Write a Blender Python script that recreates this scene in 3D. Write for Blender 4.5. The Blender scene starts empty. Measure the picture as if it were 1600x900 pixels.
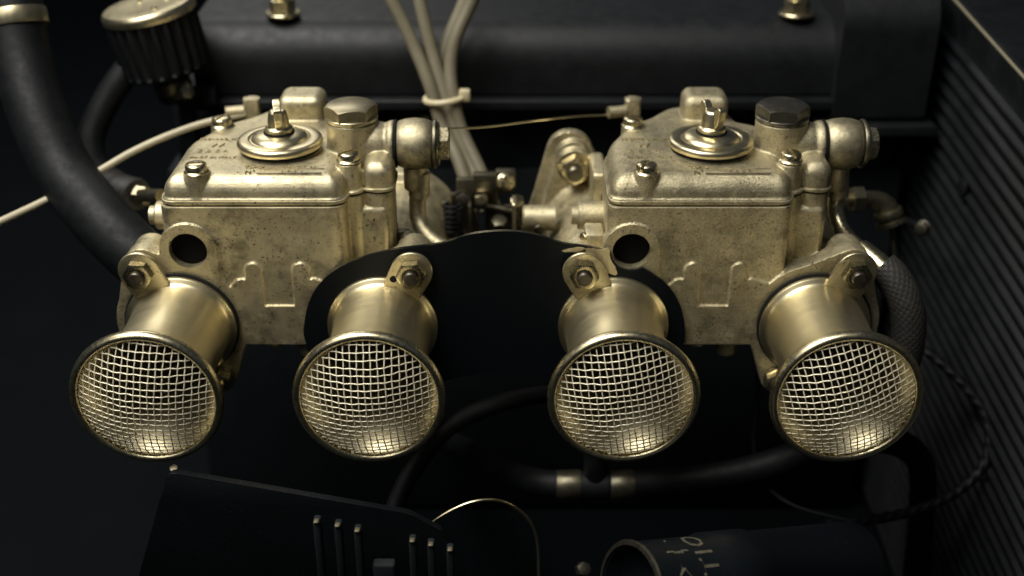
import bpy, bmesh, math, random
from mathutils import Vector, Matrix

random.seed(7)
S = 0.001                       # everything below is laid out in millimetres
scene = bpy.context.scene
COL = scene.collection

# ------------------------------------------------------------------ camera
PITCH = 0.48336
FPX = 1915.04
CAM = Vector((6.26, -477.9, 269.93))
cam_data = bpy.data.cameras.new('camera')
cam = bpy.data.objects.new('camera', cam_data)
COL.objects.link(cam)
cam.location = CAM * S
cam.rotation_euler = (math.pi / 2 - PITCH, 0, 0)
cam_data.sensor_width = 36
cam_data.lens = 36 * FPX / 1600
cam_data.clip_start = 0.01
cam_data.clip_end = 20
cam_data.dof.use_dof = True
cam_data.dof.focus_distance = 0.507
cam_data.dof.aperture_fstop = 6.0
scene.camera = cam

# ------------------------------------------------------------------ world and lamps
world = bpy.data.worlds.new('World')
scene.world = world
world.use_nodes = True
bg = world.node_tree.nodes['Background']
bg.inputs[0].default_value = (0.55, 0.72, 1.0, 1)
bg.inputs[1].default_value = 0.03


def area(name, loc, target, sx, sy, power, color):
    d = bpy.data.lights.new(name, 'AREA')
    d.shape = 'RECTANGLE'
    d.size, d.size_y = sx, sy
    d.energy = power
    d.color = color
    o = bpy.data.objects.new(name, d)
    COL.objects.link(o)
    o.location = loc
    o.rotation_euler = (Vector(target) - Vector(loc)).to_track_quat('-Z', 'Y').to_euler()
    return o


area('overhead_lamp', (-0.42, -0.17, 1.04), (-0.04, 0.02, 0.03), 0.95, 0.50, 20.0, (1.0, 0.97, 0.90))
area('front_fill', (-0.85, -0.85, 1.0), (0.0, 0.03, 0.03), 0.6, 0.4, 3.0, (1.0, 0.97, 0.90))  # unseen fill light, added to lift the front faces
area('back_lamp', (-0.45, 1.15, 0.85), (0.0, 0.0, 0.03), 0.6, 0.3, 2.5, (1.0, 0.97, 0.90))

scene.view_settings.view_transform = 'Standard'
scene.view_settings.look = 'None'
scene.view_settings.exposure = 0.0
scene.view_settings.gamma = 1.0
scene.view_settings.use_curve_mapping = False
scene.render.engine = 'CYCLES'
scene.cycles.use_denoising = True
scene.cycles.max_bounces = 6
scene.cycles.diffuse_bounces = 2
scene.cycles.glossy_bounces = 4
scene.cycles.sample_clamp_indirect = 4.0


# ------------------------------------------------------------------ materials
def material(name, color, metallic=0.0, rough=0.5, mottled=0.0, mottle_scale=0.05, speck=0.0, speck_scale=0.5,
             speck_color=None, bump=0.0, bump_scale=0.8, rough_var=0.0, coat=0.0, spec=0.5, stretch=None, local=False, light_speck=0.0, grain=0.0, aniso=0.0, pits=0.0, stain=0.0):
    """Principled metal / paint / rubber with tone mottling, dirt specks and fine relief in millimetre noise."""
    m = bpy.data.materials.new(name)
    m.use_nodes = True
    nt = m.node_tree
    N, Lk = nt.nodes, nt.links
    p = N['Principled BSDF']
    p.inputs['Base Color'].default_value = (*color, 1)
    p.inputs['Metallic'].default_value = metallic
    p.inputs['Roughness'].default_value = rough
    p.inputs['Specular IOR Level'].default_value = spec
    p.inputs['Coat Weight'].default_value = coat
    p.inputs['Coat Roughness'].default_value = 0.25
    if local:
        g = N.new('ShaderNodeTexCoord'); out = g.outputs['Object']
    else:
        g = N.new('ShaderNodeNewGeometry'); out = g.outputs['Position']
    sc = N.new('ShaderNodeVectorMath'); sc.operation = 'MULTIPLY'
    k = stretch or (1, 1, 1)
    sc.inputs[1].default_value = (1000 * k[0], 1000 * k[1], 1000 * k[2])
    Lk.new(out, sc.inputs[0])
    vec = sc.outputs[0]

    def noise(scale, detail=4, rgh=0.6):
        n = N.new('ShaderNodeTexNoise')
        n.inputs['Scale'].default_value = scale
        n.inputs['Detail'].default_value = detail
        n.inputs['Roughness'].default_value = rgh
        Lk.new(vec, n.inputs['Vector'])
        return n.outputs['Fac']

    def ramp(src, a, b, va=0.0, vb=1.0):
        r = N.new('ShaderNodeMapRange')
        r.inputs[1].default_value, r.inputs[2].default_value = a, b
        r.inputs[3].default_value, r.inputs[4].default_value = va, vb
        Lk.new(src, r.inputs[0])
        return r.outputs[0]

    def mix(fac, c1, c2):
        x = N.new('ShaderNodeMix'); x.data_type = 'RGBA'
        Lk.new(fac, x.inputs[0])
        for i, c in ((6, c1), (7, c2)):
            if isinstance(c, tuple):
                x.inputs[i].default_value = (*c, 1)
            else:
                Lk.new(c, x.inputs[i])
        return x.outputs[2]

    cur = color
    if mottled:
        lo = tuple(c * (1 - mottled) for c in color)
        hi = tuple(min(1, c * (1 + 0.55 * mottled)) for c in color)
        cur = mix(ramp(noise(mottle_scale, 6, 0.65), 0.3, 0.7), lo, hi)
    if speck:
        sp = speck_color or tuple(c * 0.18 for c in color)
        big = ramp(noise(speck_scale * 0.13, 3), 0.42, 0.62)
        sm = ramp(noise(speck_scale, 5, 0.7), 0.56, 0.68, 0, speck)
        mm = N.new('ShaderNodeMath'); mm.operation = 'MULTIPLY'
        Lk.new(big, mm.inputs[0]); Lk.new(sm, mm.inputs[1])
        cur = mix(mm.outputs[0], cur, sp)
    if stain:
        cur = mix(ramp(noise(0.045, 7, 0.72), 0.50, 0.66, 0, stain), cur, tuple(c * 0.42 for c in color))
    if pits:
        big = ramp(noise(0.06, 4, 0.65), 0.40, 0.60, 0.25, 1.0)
        sm = ramp(noise(0.85, 3, 0.6), 0.61, 0.66, 0, pits)
        mm = N.new('ShaderNodeMath'); mm.operation = 'MULTIPLY'
        Lk.new(big, mm.inputs[0]); Lk.new(sm, mm.inputs[1])
        cur = mix(mm.outputs[0], cur, (0.045, 0.04, 0.03))
        streak = ramp(noise(0.33, 4, 0.7), 0.63, 0.70, 0, pits * 0.8)
        cur = mix(streak, cur, (0.07, 0.06, 0.045))
    if light_speck:
        cur = mix(ramp(noise(0.9, 3, 0.7), 0.69, 0.76, 0, light_speck), cur, (0.45, 0.4, 0.28))
    if grain:
        gx = N.new('ShaderNodeMix'); gx.data_type = 'RGBA'; gx.blend_type = 'MULTIPLY'
        gx.inputs[0].default_value = 1.0
        if isinstance(cur, tuple):
            gx.inputs[6].default_value = (*cur, 1)
        else:
            Lk.new(cur, gx.inputs[6])
        Lk.new(ramp(noise(1.1, 3, 0.75), 0.35, 0.65, 1 - grain, 1 + grain * 0.6), gx.inputs[7])
        cur = gx.outputs[2]
    if aniso:
        p.inputs['Anisotropic'].default_value = aniso
        p.inputs['Anisotropic Rotation'].default_value = 0.25
        tg = N.new('ShaderNodeTangent'); tg.direction_type = 'RADIAL'; tg.axis = 'Y'
        Lk.new(tg.outputs[0], p.inputs['Tangent'])
    if not isinstance(cur, tuple):
        Lk.new(cur, p.inputs['Base Color'])
    if rough_var:
        Lk.new(ramp(noise(mottle_scale * 3, 5), 0.3, 0.7, rough - rough_var, rough + rough_var), p.inputs['Roughness'])
    if bump:
        b = N.new('ShaderNodeBump')
        b.inputs['Strength'].default_value = bump
        b.inputs['Distance'].default_value = 0.0004
        Lk.new(noise(bump_scale, 5, 0.7), b.inputs['Height'])
        Lk.new(b.outputs[0], p.inputs['Normal'])
    return m


WARM = (0.60, 0.528, 0.342)


def warm(k, warmth=1.0):
    return tuple(min(1, c * k) for c in WARM)


M = dict(
    cast=material('cast_alloy', warm(1.05), 0.86, 0.50, 0.28, 0.09, bump=0.32, bump_scale=1.2, rough_var=0.10, coat=0.10, grain=0.06, pits=1.0, stain=0.9),
    cast_body=material('cast_alloy_body', warm(1.05), 0.86, 0.50, 0.30, 0.07, bump=0.35, bump_scale=1.1, rough_var=0.10, grain=0.07, pits=1.0, stain=1.0),
    grainy=material('grainy_cast_alloy', warm(0.95), 0.86, 0.48, 0.30, 0.08, bump=0.8, bump_scale=1.3, rough_var=0.10, coat=0.06, grain=0.26, pits=0.85, stain=0.75),
    grainy_body=material('grainy_cast_body', warm(1.0), 0.86, 0.49, 0.30, 0.07, bump=0.75, bump_scale=1.3, rough_var=0.10, grain=0.25, pits=0.9, stain=0.85),
    machined=material('machined_alloy', warm(1.15), 0.95, 0.36, 0.22, 0.20, bump=0.2, bump_scale=1.2, rough_var=0.06, pits=0.8, stain=0.5),
    spun=material('spun_alloy', warm(1.25), 1.0, 0.40, 0.06, 0.10, 0.0, 0.5, None, 0.02, 0.9, 0.03, stretch=(0.15, 2.0, 0.15), local=True, aniso=0.4),
    rim=material('rolled_rim_alloy', warm(1.1), 1.0, 0.30, 0.14, 0.2, 0.0, 0.9, None, 0.04, 1.2, 0.06),
    wire=material('screen_wire', (0.90, 0.83, 0.62), 0.4, 0.36),
    chrome=material('plated_brass', warm(1.25), 1.0, 0.33, 0.12, 0.10, 0.35, 0.35, (0.10, 0.085, 0.05), 0.05, 0.5, 0.04),
    nut_steel=material('dull_nut_steel', warm(0.72), 1.0, 0.28, 0.4, 0.4, 0.5, 0.8, (0.1, 0.085, 0.05), 0.15, 1.5, 0.08),
    steel=material('plated_steel', warm(1.1), 1.0, 0.30, 0.25, 0.3, 0.5, 0.8, (0.1, 0.085, 0.05), 0.10, 1.5, 0.08),
    bolt_dark=material('dark_stud', (0.10, 0.09, 0.07), 0.9, 0.42, 0.4, 0.5, bump=0.2, bump_scale=1.2),
    hexdark=material('tarnished_plug', (0.16, 0.15, 0.12), 0.9, 0.34, 0.3, 0.15, 0.4, 0.5, (0.05, 0.045, 0.035), 0.08, 1.0, 0.05),
    hexcap=material('anodised_plug', warm(0.75), 0.95, 0.36, 0.2, 0.1, 0.4, 0.5, (0.12, 0.1, 0.06), 0.08, 1.0, 0.05),
    banjo=material('sandy_brass', warm(0.80), 0.9, 0.45, 0.45, 0.35, 0.9, 0.9, (0.10, 0.085, 0.05), 0.45, 1.5, 0.08),
    fibre_and_hole_shade=material('dark_gasket_and_hole_shade', (0.008, 0.008, 0.008), 0.0, 0.8, spec=0.2),  # gasket black, also used to paint the shade inside holes
    paint=material('black_plate_paint', (0.0032, 0.0048, 0.0062), 0.0, 0.42, bump=0.10, bump_scale=0.5, light_speck=0.2, spec=0.24),
    edge=material('worn_plate_edge', warm(0.9), 1.0, 0.35, 0.5, 0.4),
    bare=material('bare_scraped_metal', warm(1.2), 0.8, 0.42, 0.2, 0.4, bump=0.5, bump_scale=0.9, stretch=(1.4, 1, 0.4)),
    cover_paint=material('valve_cover_paint', (0.0072, 0.0082, 0.0094), 0.0, 0.50, 0.25, 0.05, bump=0.35, bump_scale=0.6, rough_var=0.08, spec=0.3),
    rubber=material('black_rubber', (0.0040, 0.0047, 0.0056), 0.0, 0.58, 0.45, 0.06, bump=0.35, bump_scale=0.5, rough_var=0.1, spec=0.25),
    braid=material('braided_rubber', (0.030, 0.029, 0.026), 0.0, 0.55, 0.4, 0.5, bump=0.2, bump_scale=1.2, spec=0.4),
    lead=material('tan_rubber_lead', (0.17, 0.15, 0.098), 0.0, 0.45, 0.15, 0.08, bump=0.06),
    cable=material('pale_cable_sheath', (0.46, 0.41, 0.28), 0.0, 0.4, 0.12, 0.1),
    tie=material('pale_nylon_tie', (0.55, 0.48, 0.30), 0.0, 0.4),
    strand=material('bare_wire_strand', warm(0.9), 1.0, 0.3),
    bay=material('dark_bay_floor', (0.0034, 0.0046, 0.0056), 0.0, 0.9, 0.2, 0.02, spec=0.05),
    block=material('dark_engine_paint', (0.0095, 0.0118, 0.0138), 0.0, 0.7, 0.3, 0.05, bump=0.3, spec=0.2),
    wing=material('dark_wing_paint', (0.0045, 0.0054, 0.0064), 0.0, 0.5, 0.5, 0.02, rough_var=0.1, light_speck=0.08, bump=0.25, bump_scale=0.7, spec=0.3),
    shroud=material('chipped_shroud_paint', (0.0055, 0.0066, 0.008), 0.0, 0.5, 0.3, 0.05, bump=0.6, bump_scale=0.5, light_speck=0.35, spec=0.2),
    dim=material('dim_plated_steel', (0.16, 0.145, 0.10), 0.9, 0.4, 0.4, 0.2, 0.6, 0.5, (0.04, 0.035, 0.03), 0.2, 1.0),
    print=material('worn_pale_print', (0.11, 0.10, 0.07), 0.0, 0.5, 0.6, 0.4, pits=0.9, stain=0.9),
    gold=material('worn_gold_tip', (0.17, 0.145, 0.09), 0.6, 0.45),
)


# ------------------------------------------------------------------ mesh helpers (mm in, metres out)
def frame_for(axis):
    a = Vector(axis).normalized()
    up = Vector((0, 0, 1)) if abs(a.z) < 0.9 else Vector((1, 0, 0))
    u = up.cross(a).normalized()
    return u, a.cross(u).normalized(), a


class MB:
    def __init__(self):
        self.bm = bmesh.new()

    def add(self, tmp, mat=None):
        if mat is not None:
            tmp.transform(mat)
        me = bpy.data.meshes.new('tmp')
        tmp.to_mesh(me)
        tmp.free()
        self.bm.from_mesh(me)
        bpy.data.meshes.remove(me)
        return self

    def lathe(self, prof, origin=(0, 0, 0), axis=(0, 0, 1), seg=48, loop=False, radial=None):
        """profile of (radius, height) spun about axis; radial(angle, r, h) may reshape the radius"""
        t = bmesh.new()
        u, v, a = frame_for(axis)
        o = Vector(origin)
        rows = []
        for r, h in prof:
            if r < 1e-6 and not loop:
                rows.append([t.verts.new(o + a * h)])
            else:
                row = []
                for i in range(seg):
                    an = 2 * math.pi * i / seg
                    rr = radial(an, r, h) if radial else r
                    row.append(t.verts.new(o + a * h + (u * math.cos(an) + v * math.sin(an)) * rr))
                rows.append(row)
        pairs = list(zip(rows, rows[1:])) + ([(rows[-1], rows[0])] if loop else [])
        for A, B in pairs:
            for i in range(seg):
                j = (i + 1) % seg
                if len(A) == 1 and len(B) == 1:
                    continue
                if len(A) == 1:
                    t.faces.new((A[0], B[i], B[j]))
                elif len(B) == 1:
                    t.faces.new((A[i], A[j], B[0]))
                else:
                    t.faces.new((A[i], A[j], B[j], B[i]))
        if not loop:
            for row in (rows[0], rows[-1]):
                if len(row) > 2:
                    t.faces.new(row)
        bmesh.ops.recalc_face_normals(t, faces=t.faces[:])
        return self.add(t)

    def prism(self, poly, d0, d1, plane='XZ', bevel=0.0, seg=2, only=None, mat=None, edge_index=None):
        """polygon extruded from d0 to d1 along the plane's normal; bevel rounds the rims (only='hi'/'lo' one of them)"""
        t = bmesh.new()
        def P(a, b, d):
            return {'XZ': (a, d, b), 'XY': (a, b, d), 'YZ': (d, a, b)}[plane]
        lo = [t.verts.new(P(a, b, d0)) for a, b in poly]
        hi = [t.verts.new(P(a, b, d1)) for a, b in poly]
        n = len(poly)
        flo = t.faces.new(lo)
        fhi = t.faces.new(hi)
        for i in range(n):
            j = (i + 1) % n
            t.faces.new((lo[i], lo[j], hi[j], hi[i]))
        if bevel:
            es = []
            if only != 'hi':
                es += list(flo.edges)
            if only != 'lo':
                es += list(fhi.edges)
            r = bmesh.ops.bevel(t, geom=es, offset=bevel, segments=seg, profile=0.5, affect='EDGES', clamp_overlap=True)
            if edge_index is not None:
                for f in r['faces']:
                    f.material_index = edge_index
        bmesh.ops.recalc_face_normals(t, faces=t.faces[:])
        return self.add(t, mat)

    def box(self, c, s, bevel=0.6, seg=2, rot=None):
        t = bmesh.new()
        bmesh.ops.create_cube(t, size=1)
        bmesh.ops.scale(t, vec=Vector(s), verts=t.verts[:])
        if bevel:
            bmesh.ops.bevel(t, geom=t.edges[:], offset=bevel, segments=seg, profile=0.5, affect='EDGES', clamp_overlap=True)
        m = Matrix.Translation(Vector(c))
        if rot is not None:
            m = m @ rot
        return self.add(t, m)

    def hexa(self, origin, axis, af, h, seg=48, chamfer=0.96, washer=0.0, hole=0.0, turn=0.0):
        """six-sided head with a turned chamfer; bottom at origin, height h along axis"""
        t = bmesh.new()
        u, v, a = frame_for(axis)
        o = Vector(origin)
        def rh(an):
            k = ((an + math.pi / 6) % (math.pi / 3)) - math.pi / 6
            return af / 2 / math.cos(k)
        rc = af / 2 * chamfer
        rows = []
        def row(f):
            return [t.verts.new(o + (u * math.cos(2 * math.pi * i / seg + turn) + v * math.sin(2 * math.pi * i / seg + turn)) * f(2 * math.pi * i / seg)[0] + a * f(2 * math.pi * i / seg)[1]) for i in range(seg)]
        rows.append(row(lambda an: (rh(an), 0)))
        rows.append(row(lambda an: (rh(an), h - (rh(an) - rc) * 0.55)))
        rows.append(row(lambda an: (rc, h)))
        if hole:
            rows.append(row(lambda an: (hole, h)))
            rows.append(row(lambda an: (hole, h * 0.3)))
        for A, B in zip(rows, rows[1:]):
            for i in range(seg):
                j = (i + 1) % seg
                t.faces.new((A[i], A[j], B[j], B[i]))
        t.faces.new(rows[0]); t.faces.new(rows[-1])
        bmesh.ops.recalc_face_normals(t, faces=t.faces[:])
        self.add(t)
        if washer:
            self.lathe([(0, -0.9), (washer, -0.9), (washer, -0.1), (washer - 0.3, 0.1), (0, 0.1)], origin, axis, 40)
        return self

    def tube(self, pts, r, seg=14, step=3.0, disp=None, spline=True):
        """round tube along a smooth path; r a number or one radius per point; disp(angle, arc) adds relief"""
        pts = [Vector(p) for p in pts]
        n = len(pts)
        rad = list(r) if isinstance(r, (list, tuple)) else [r] * n
        path, rr = [], []
        for i in range(n - 1):
            p0, p1, p2, p3 = pts[max(i - 1, 0)], pts[i], pts[i + 1], pts[min(i + 2, n - 1)]
            k = max(1, int((p2 - p1).length / step)) if spline else 1
            for q in range(k):
                t = q / k
                if spline:
                    c = 0.5 * ((2 * p1) + (p2 - p0) * t + (2 * p0 - 5 * p1 + 4 * p2 - p3) * t * t + (3 * p1 - p0 - 3 * p2 + p3) * t ** 3)
                else:
                    c = p1
                path.append(c); rr.append(rad[i] * (1 - t) + rad[i + 1] * t)
        path.append(pts[-1]); rr.append(rad[-1])
        t = bmesh.new()
        rows = []
        u = None
        arc = 0.0
        for i, c in enumerate(path):
            d = (path[min(i + 1, len(path) - 1)] - path[max(i - 1, 0)]).normalized()
            if u is None:
                u = frame_for(d)[0]
            else:
                u = (u - d * u.dot(d)).normalized()
                arc += (c - path[i - 1]).length
            v = d.cross(u)
            row = []
            for j in range(seg):
                an = 2 * math.pi * j / seg
                e = rr[i] + (disp(an, arc) if disp else 0)
                row.append(t.verts.new(c + (u * math.cos(an) + v * math.sin(an)) * e))
            rows.append(row)
        for A, B in zip(rows, rows[1:]):
            for i in range(seg):
                j = (i + 1) % seg
                t.faces.new((A[i], A[j], B[j], B[i]))
        t.faces.new(rows[0]); t.faces.new(rows[-1])
        bmesh.ops.recalc_face_normals(t, faces=t.faces[:])
        return self.add(t)

    def mesh(self, name='mesh'):
        self.bm.transform(Matrix.Scale(S, 4))
        me = bpy.data.meshes.new(name)
        self.bm.to_mesh(me)
        self.bm.free()
        return me


def finish(me, angle=35):
    me.polygons.foreach_set('use_smooth', [True] * len(me.polygons))
    me.set_sharp_from_angle(angle=math.radians(angle))
    me.update()


def evaluate(me, mods):
    """run modifiers on a loose mesh and hand back the result as a new mesh"""
    o = bpy.data.objects.new('work', me)
    COL.objects.link(o)
    for f in mods:
        f(o)
    dg = bpy.context.evaluated_depsgraph_get()
    dg.update()
    out = bpy.data.meshes.new_from_object(o.evaluated_get(dg))
    bpy.data.objects.remove(o)
    return out


def remesh(me, voxel, smooth=4, factor=0.5):
    def rm(o):
        m = o.modifiers.new('r', 'REMESH'); m.mode = 'VOXEL'; m.voxel_size = voxel * S; m.adaptivity = 0
        if smooth:
            s = o.modifiers.new('s', 'SMOOTH'); s.iterations = smooth; s.factor = factor
    return evaluate(me, [rm])


def cut(me, cutter):
    c = bpy.data.objects.new('cutter', cutter)
    COL.objects.link(c)
    def bo(o):
        m = o.modifiers.new('b', 'BOOLEAN'); m.operation = 'DIFFERENCE'; m.object = c; m.solver = 'EXACT'
    out = evaluate(me, [bo])
    bpy.data.objects.remove(c)
    return out


def obj(name, me, mats, parent=None, angle=35, loc=None):
    if isinstance(me, MB):
        me = me.mesh(name)
    me.name = name
    finish(me, angle)
    want = [M[m] for m in (mats if isinstance(mats, (list, tuple)) else [mats])]
    if list(me.materials) != want:
        me.materials.clear()
        for m in want:
            me.materials.append(m)
    o = bpy.data.objects.new(name, me)
    COL.objects.link(o)
    if parent is not None:
        o.parent = parent
    if loc is not None:
        o.location = Vector(loc) * S
    return o


def tag(o, label, cat, group=None, kind=None):
    o['label'] = label
    o['category'] = cat
    if group:
        o['group'] = group
    if kind:
        o['kind'] = kind
    return o


def thing(name, label, cat, loc=(0, 0, 0), group=None):
    o = bpy.data.objects.new(name, None)
    o.empty_display_size = 0.01
    COL.objects.link(o)
    o.location = Vector(loc) * S
    return tag(o, label, cat, group)


def structure(o):
    o['kind'] = 'structure'
    return o


def copy_tree(o, parent=None):
    c = o.copy()
    COL.objects.link(c)
    if parent is not None:
        c.parent = parent
    for ch in list(o.children):
        copy_tree(ch, c)
    return c


def again(o, loc=None, rot=None, parent=None):
    """another piece with the same mesh"""
    c = o.copy()
    COL.objects.link(c)
    c.parent = parent if parent is not None else o.parent
    if loc is not None:
        c.location = Vector(loc) * S
    if rot is not None:
        c.rotation_euler = rot
    return c


def at(px, py, y):
    """point at depth y (mm) seen at a place in the 1600 x 900 photograph: used to survey positions"""
    a, b = (px - 800) / FPX, (450 - py) / FPX
    d = Vector((a, math.cos(PITCH) + b * math.sin(PITCH), -math.sin(PITCH) + b * math.cos(PITCH)))
    return CAM + d * ((y - CAM.y) / d.y)


def spots(lst):
    return [at(*p) for p in lst]


def smooth_closed(pts, k=6):
    out = []
    n = len(pts)
    for i in range(n):
        p0, p1, p2, p3 = (Vector(pts[(i + j - 1) % n]) for j in range(4))
        for q in range(k):
            t = q / k
            out.append(tuple(0.5 * ((2 * p1) + (p2 - p0) * t + (2 * p0 - 5 * p1 + 4 * p2 - p3) * t * t + (3 * p1 - p0 - 3 * p2 + p3) * t ** 3)))
    return out


def round_poly(pts, r, k=5):
    """polygon with rounded corners; r a number or one per corner"""
    out = []
    n = len(pts)
    for i in range(n):
        p, a, b = Vector(pts[i]), Vector(pts[i - 1]), Vector(pts[(i + 1) % n])
        ri = r[i] if isinstance(r, (list, tuple)) else r
        da, db = (a - p), (b - p)
        ri = min(ri, da.length * 0.49, db.length * 0.49)
        if ri < 1e-3:
            out.append(tuple(p)); continue
        A, B = p + da.normalized() * ri, p + db.normalized() * ri
        for q in range(k + 1):
            t = q / k
            out.append(tuple((1 - t) ** 2 * A + 2 * t * (1 - t) * p + t * t * B))
    return out


def circle(cx, cz, r, n=40, a0=0.0, a1=2 * math.pi):
    full = abs(a1 - a0 - 2 * math.pi) < 1e-6
    return [(cx + r * math.cos(a0 + (a1 - a0) * i / (n if full else n - 1)), cz + r * math.sin(a0 + (a1 - a0) * i / (n if full else n - 1))) for i in range(n)]


def hull2(c0, r0, c1, r1, n=20):
    """outline of two circles joined by their tangents"""
    c0, c1 = Vector(c0), Vector(c1)
    d = c1 - c0
    base = math.atan2(d.y, d.x)
    k = math.acos(max(-1, min(1, (r0 - r1) / d.length)))
    a = [(c0.x + r0 * math.cos(t), c0.y + r0 * math.sin(t)) for t in [base + k + (2 * math.pi - 2 * k) * i / n for i in range(n + 1)]]
    b = [(c1.x + r1 * math.cos(t), c1.y + r1 * math.sin(t)) for t in [base - k + 2 * k * i / n for i in range(n + 1)]]
    return a + b


def text_mesh(body, size, depth, loc, align='CENTER'):
    """raised letters lying on a level face, reading from the front"""
    cu = bpy.data.curves.new('t', 'FONT')
    cu.body = body
    cu.size = size * S
    cu.extrude = depth * S
    cu.align_x = align
    cu.space_character = 1.15
    cu.resolution_u = 2
    o = bpy.data.objects.new('t', cu)
    COL.objects.link(o)
    o.location = (0, 0, 0)
    dg = bpy.context.evaluated_depsgraph_get(); dg.update()
    me = bpy.data.meshes.new_from_object(o.evaluated_get(dg))
    bpy.data.objects.remove(o)
    me.transform(Matrix.Translation(Vector(loc) * S))
    return me


def join_meshes(ms):
    b = bmesh.new()
    for m in ms:
        b.from_mesh(m)
    me = bpy.data.meshes.new('joined')
    b.to_mesh(me); b.free()
    return me


# ================================================================== the setting
floor = structure(obj('engine_bay_floor', MB().box((0, 150, -262), (3000, 3000, 4), 0), 'bay'))
floor['label'] = 'dark floor of the engine bay deep below the carburettors'

# inner wing: one pressed sheet with ribs running fore and aft
wing = WING = thing('inner_wing_panel', 'dark ribbed inner wing panel with a pale trim strip along its top edge', 'panel', (250, 100, -263))
prof = [(300, -258), (252, -258)]
z = -250.0
while z < 74:
    prof += [(252, z), (251.6, z + 1.2), (249.4, z + 2.6), (248.9, z + 3.6), (249.4, z + 4.6), (251.6, z + 6.0), (252, z + 7.2)]
    z += 8.6
prof += [(252, 80), (252, 90.5), (256, 92), (900, 92), (900, 60), (300, 60)]
mb = MB()
mb.prism([(x - 252, zz + 258) for x, zz in prof], -900, 900, 'XZ')
obj('ribbed_sheet', mb, 'wing', wing, 20)
mb = MB().tube([(0, -900, 350.6), (0, 900, 350.6)], 0.9, 10, spline=False)
obj('trim_strip', mb, 'lead', wing)
mb = MB().lathe([(0, 0), (5.5, 0), (5.5, 1.2), (4, 2), (0, 2)], (-2.8, 50, 258 + 15), (-1, 0, 0), 24)
obj('rubber_grommet', mb, 'rubber', wing)

wing.rotation_euler.x = 0.085

# ================================================================== engine behind
block = thing('engine_block', 'black cylinder head and engine block under the valve cover', 'engine', (0, 260, -260))
obj('cylinder_head', MB().box((20, 266, 128), (440, 130, 250), 3).box((20, 264, 275), (424, 122, 48), 3), 'block', block, loc=(0, -260, 0))
for px, py, w in ((592, 172, 9), (668, 182, 15), (835, 168, 8), (770, 178, 6), (1160, 175, 8)):
    p = at(px, py, 190)
    obj('head_bolt', MB().hexa((0, 0, 0), (0, -0.6, 1), w * 0.55, 4), 'dim', block, loc=p - Vector((0, 260, -260)))

vc = thing('valve_cover', 'long black painted valve cover running across the back of the engine bay', 'valve cover', (0, 185, 40))
mb = MB()
pf = round_poly([(0, 4), (0, 30), (12, 44), (120, 48), (135, 40), (135, 4)], [2, 9, 12, 10, 6, 2], 8)
mb.prism(pf, -172, 190, 'YZ', 3.0, 3)
obj('cover_body', mb, 'cover_paint', vc)
mb = MB().prism(round_poly([(-7, -2), (-7, 4), (140, 4), (140, -2)], 1.2, 3), -176, 196, 'YZ', 0.8)
obj('flange_lip', mb, 'cover_paint', vc)
mb = MB()
endp = round_poly([(-8, -8), (-10, 52), (2, 66), (120, 70), (140, 60), (140, -8)], [4, 12, 12, 12, 8, 4], 8)
mb.prism(endp, 186, 238, 'YZ', 13.0, 7)
obj('chain_end_hump', mb, 'cover_paint', vc)
mb = MB().prism(round_poly([(-14, -15), (-14, -8.5), (145, -8.5), (145, -15)], 1.2, 3), 178, 244, 'YZ', 1.0)
obj('chain_end_lip', mb, 'cover_paint', vc)
for px in (443, 1243):
    p = at(px, 30, 203)
    p.z = 40 + 47.2
    q = p - Vector((0, 185, 40))
    n = obj('cap_nut', MB().hexa((0, 0, 0.8), (0, 0, 1), 12.6, 7).lathe([(5.2, 7), (5.0, 10), (3.6, 13), (0, 14.2)], (0, 0, 0.8), (0, 0, 1), 24), 'steel', vc, loc=q)
    obj('washer', MB().lathe([(0, -1.2), (9.8, -1.2), (9.8, 0), (9.4, 0.5), (0, 0.8)], (0, 0, 0), (0, 0, 1), 32), 'steel', n)

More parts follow.
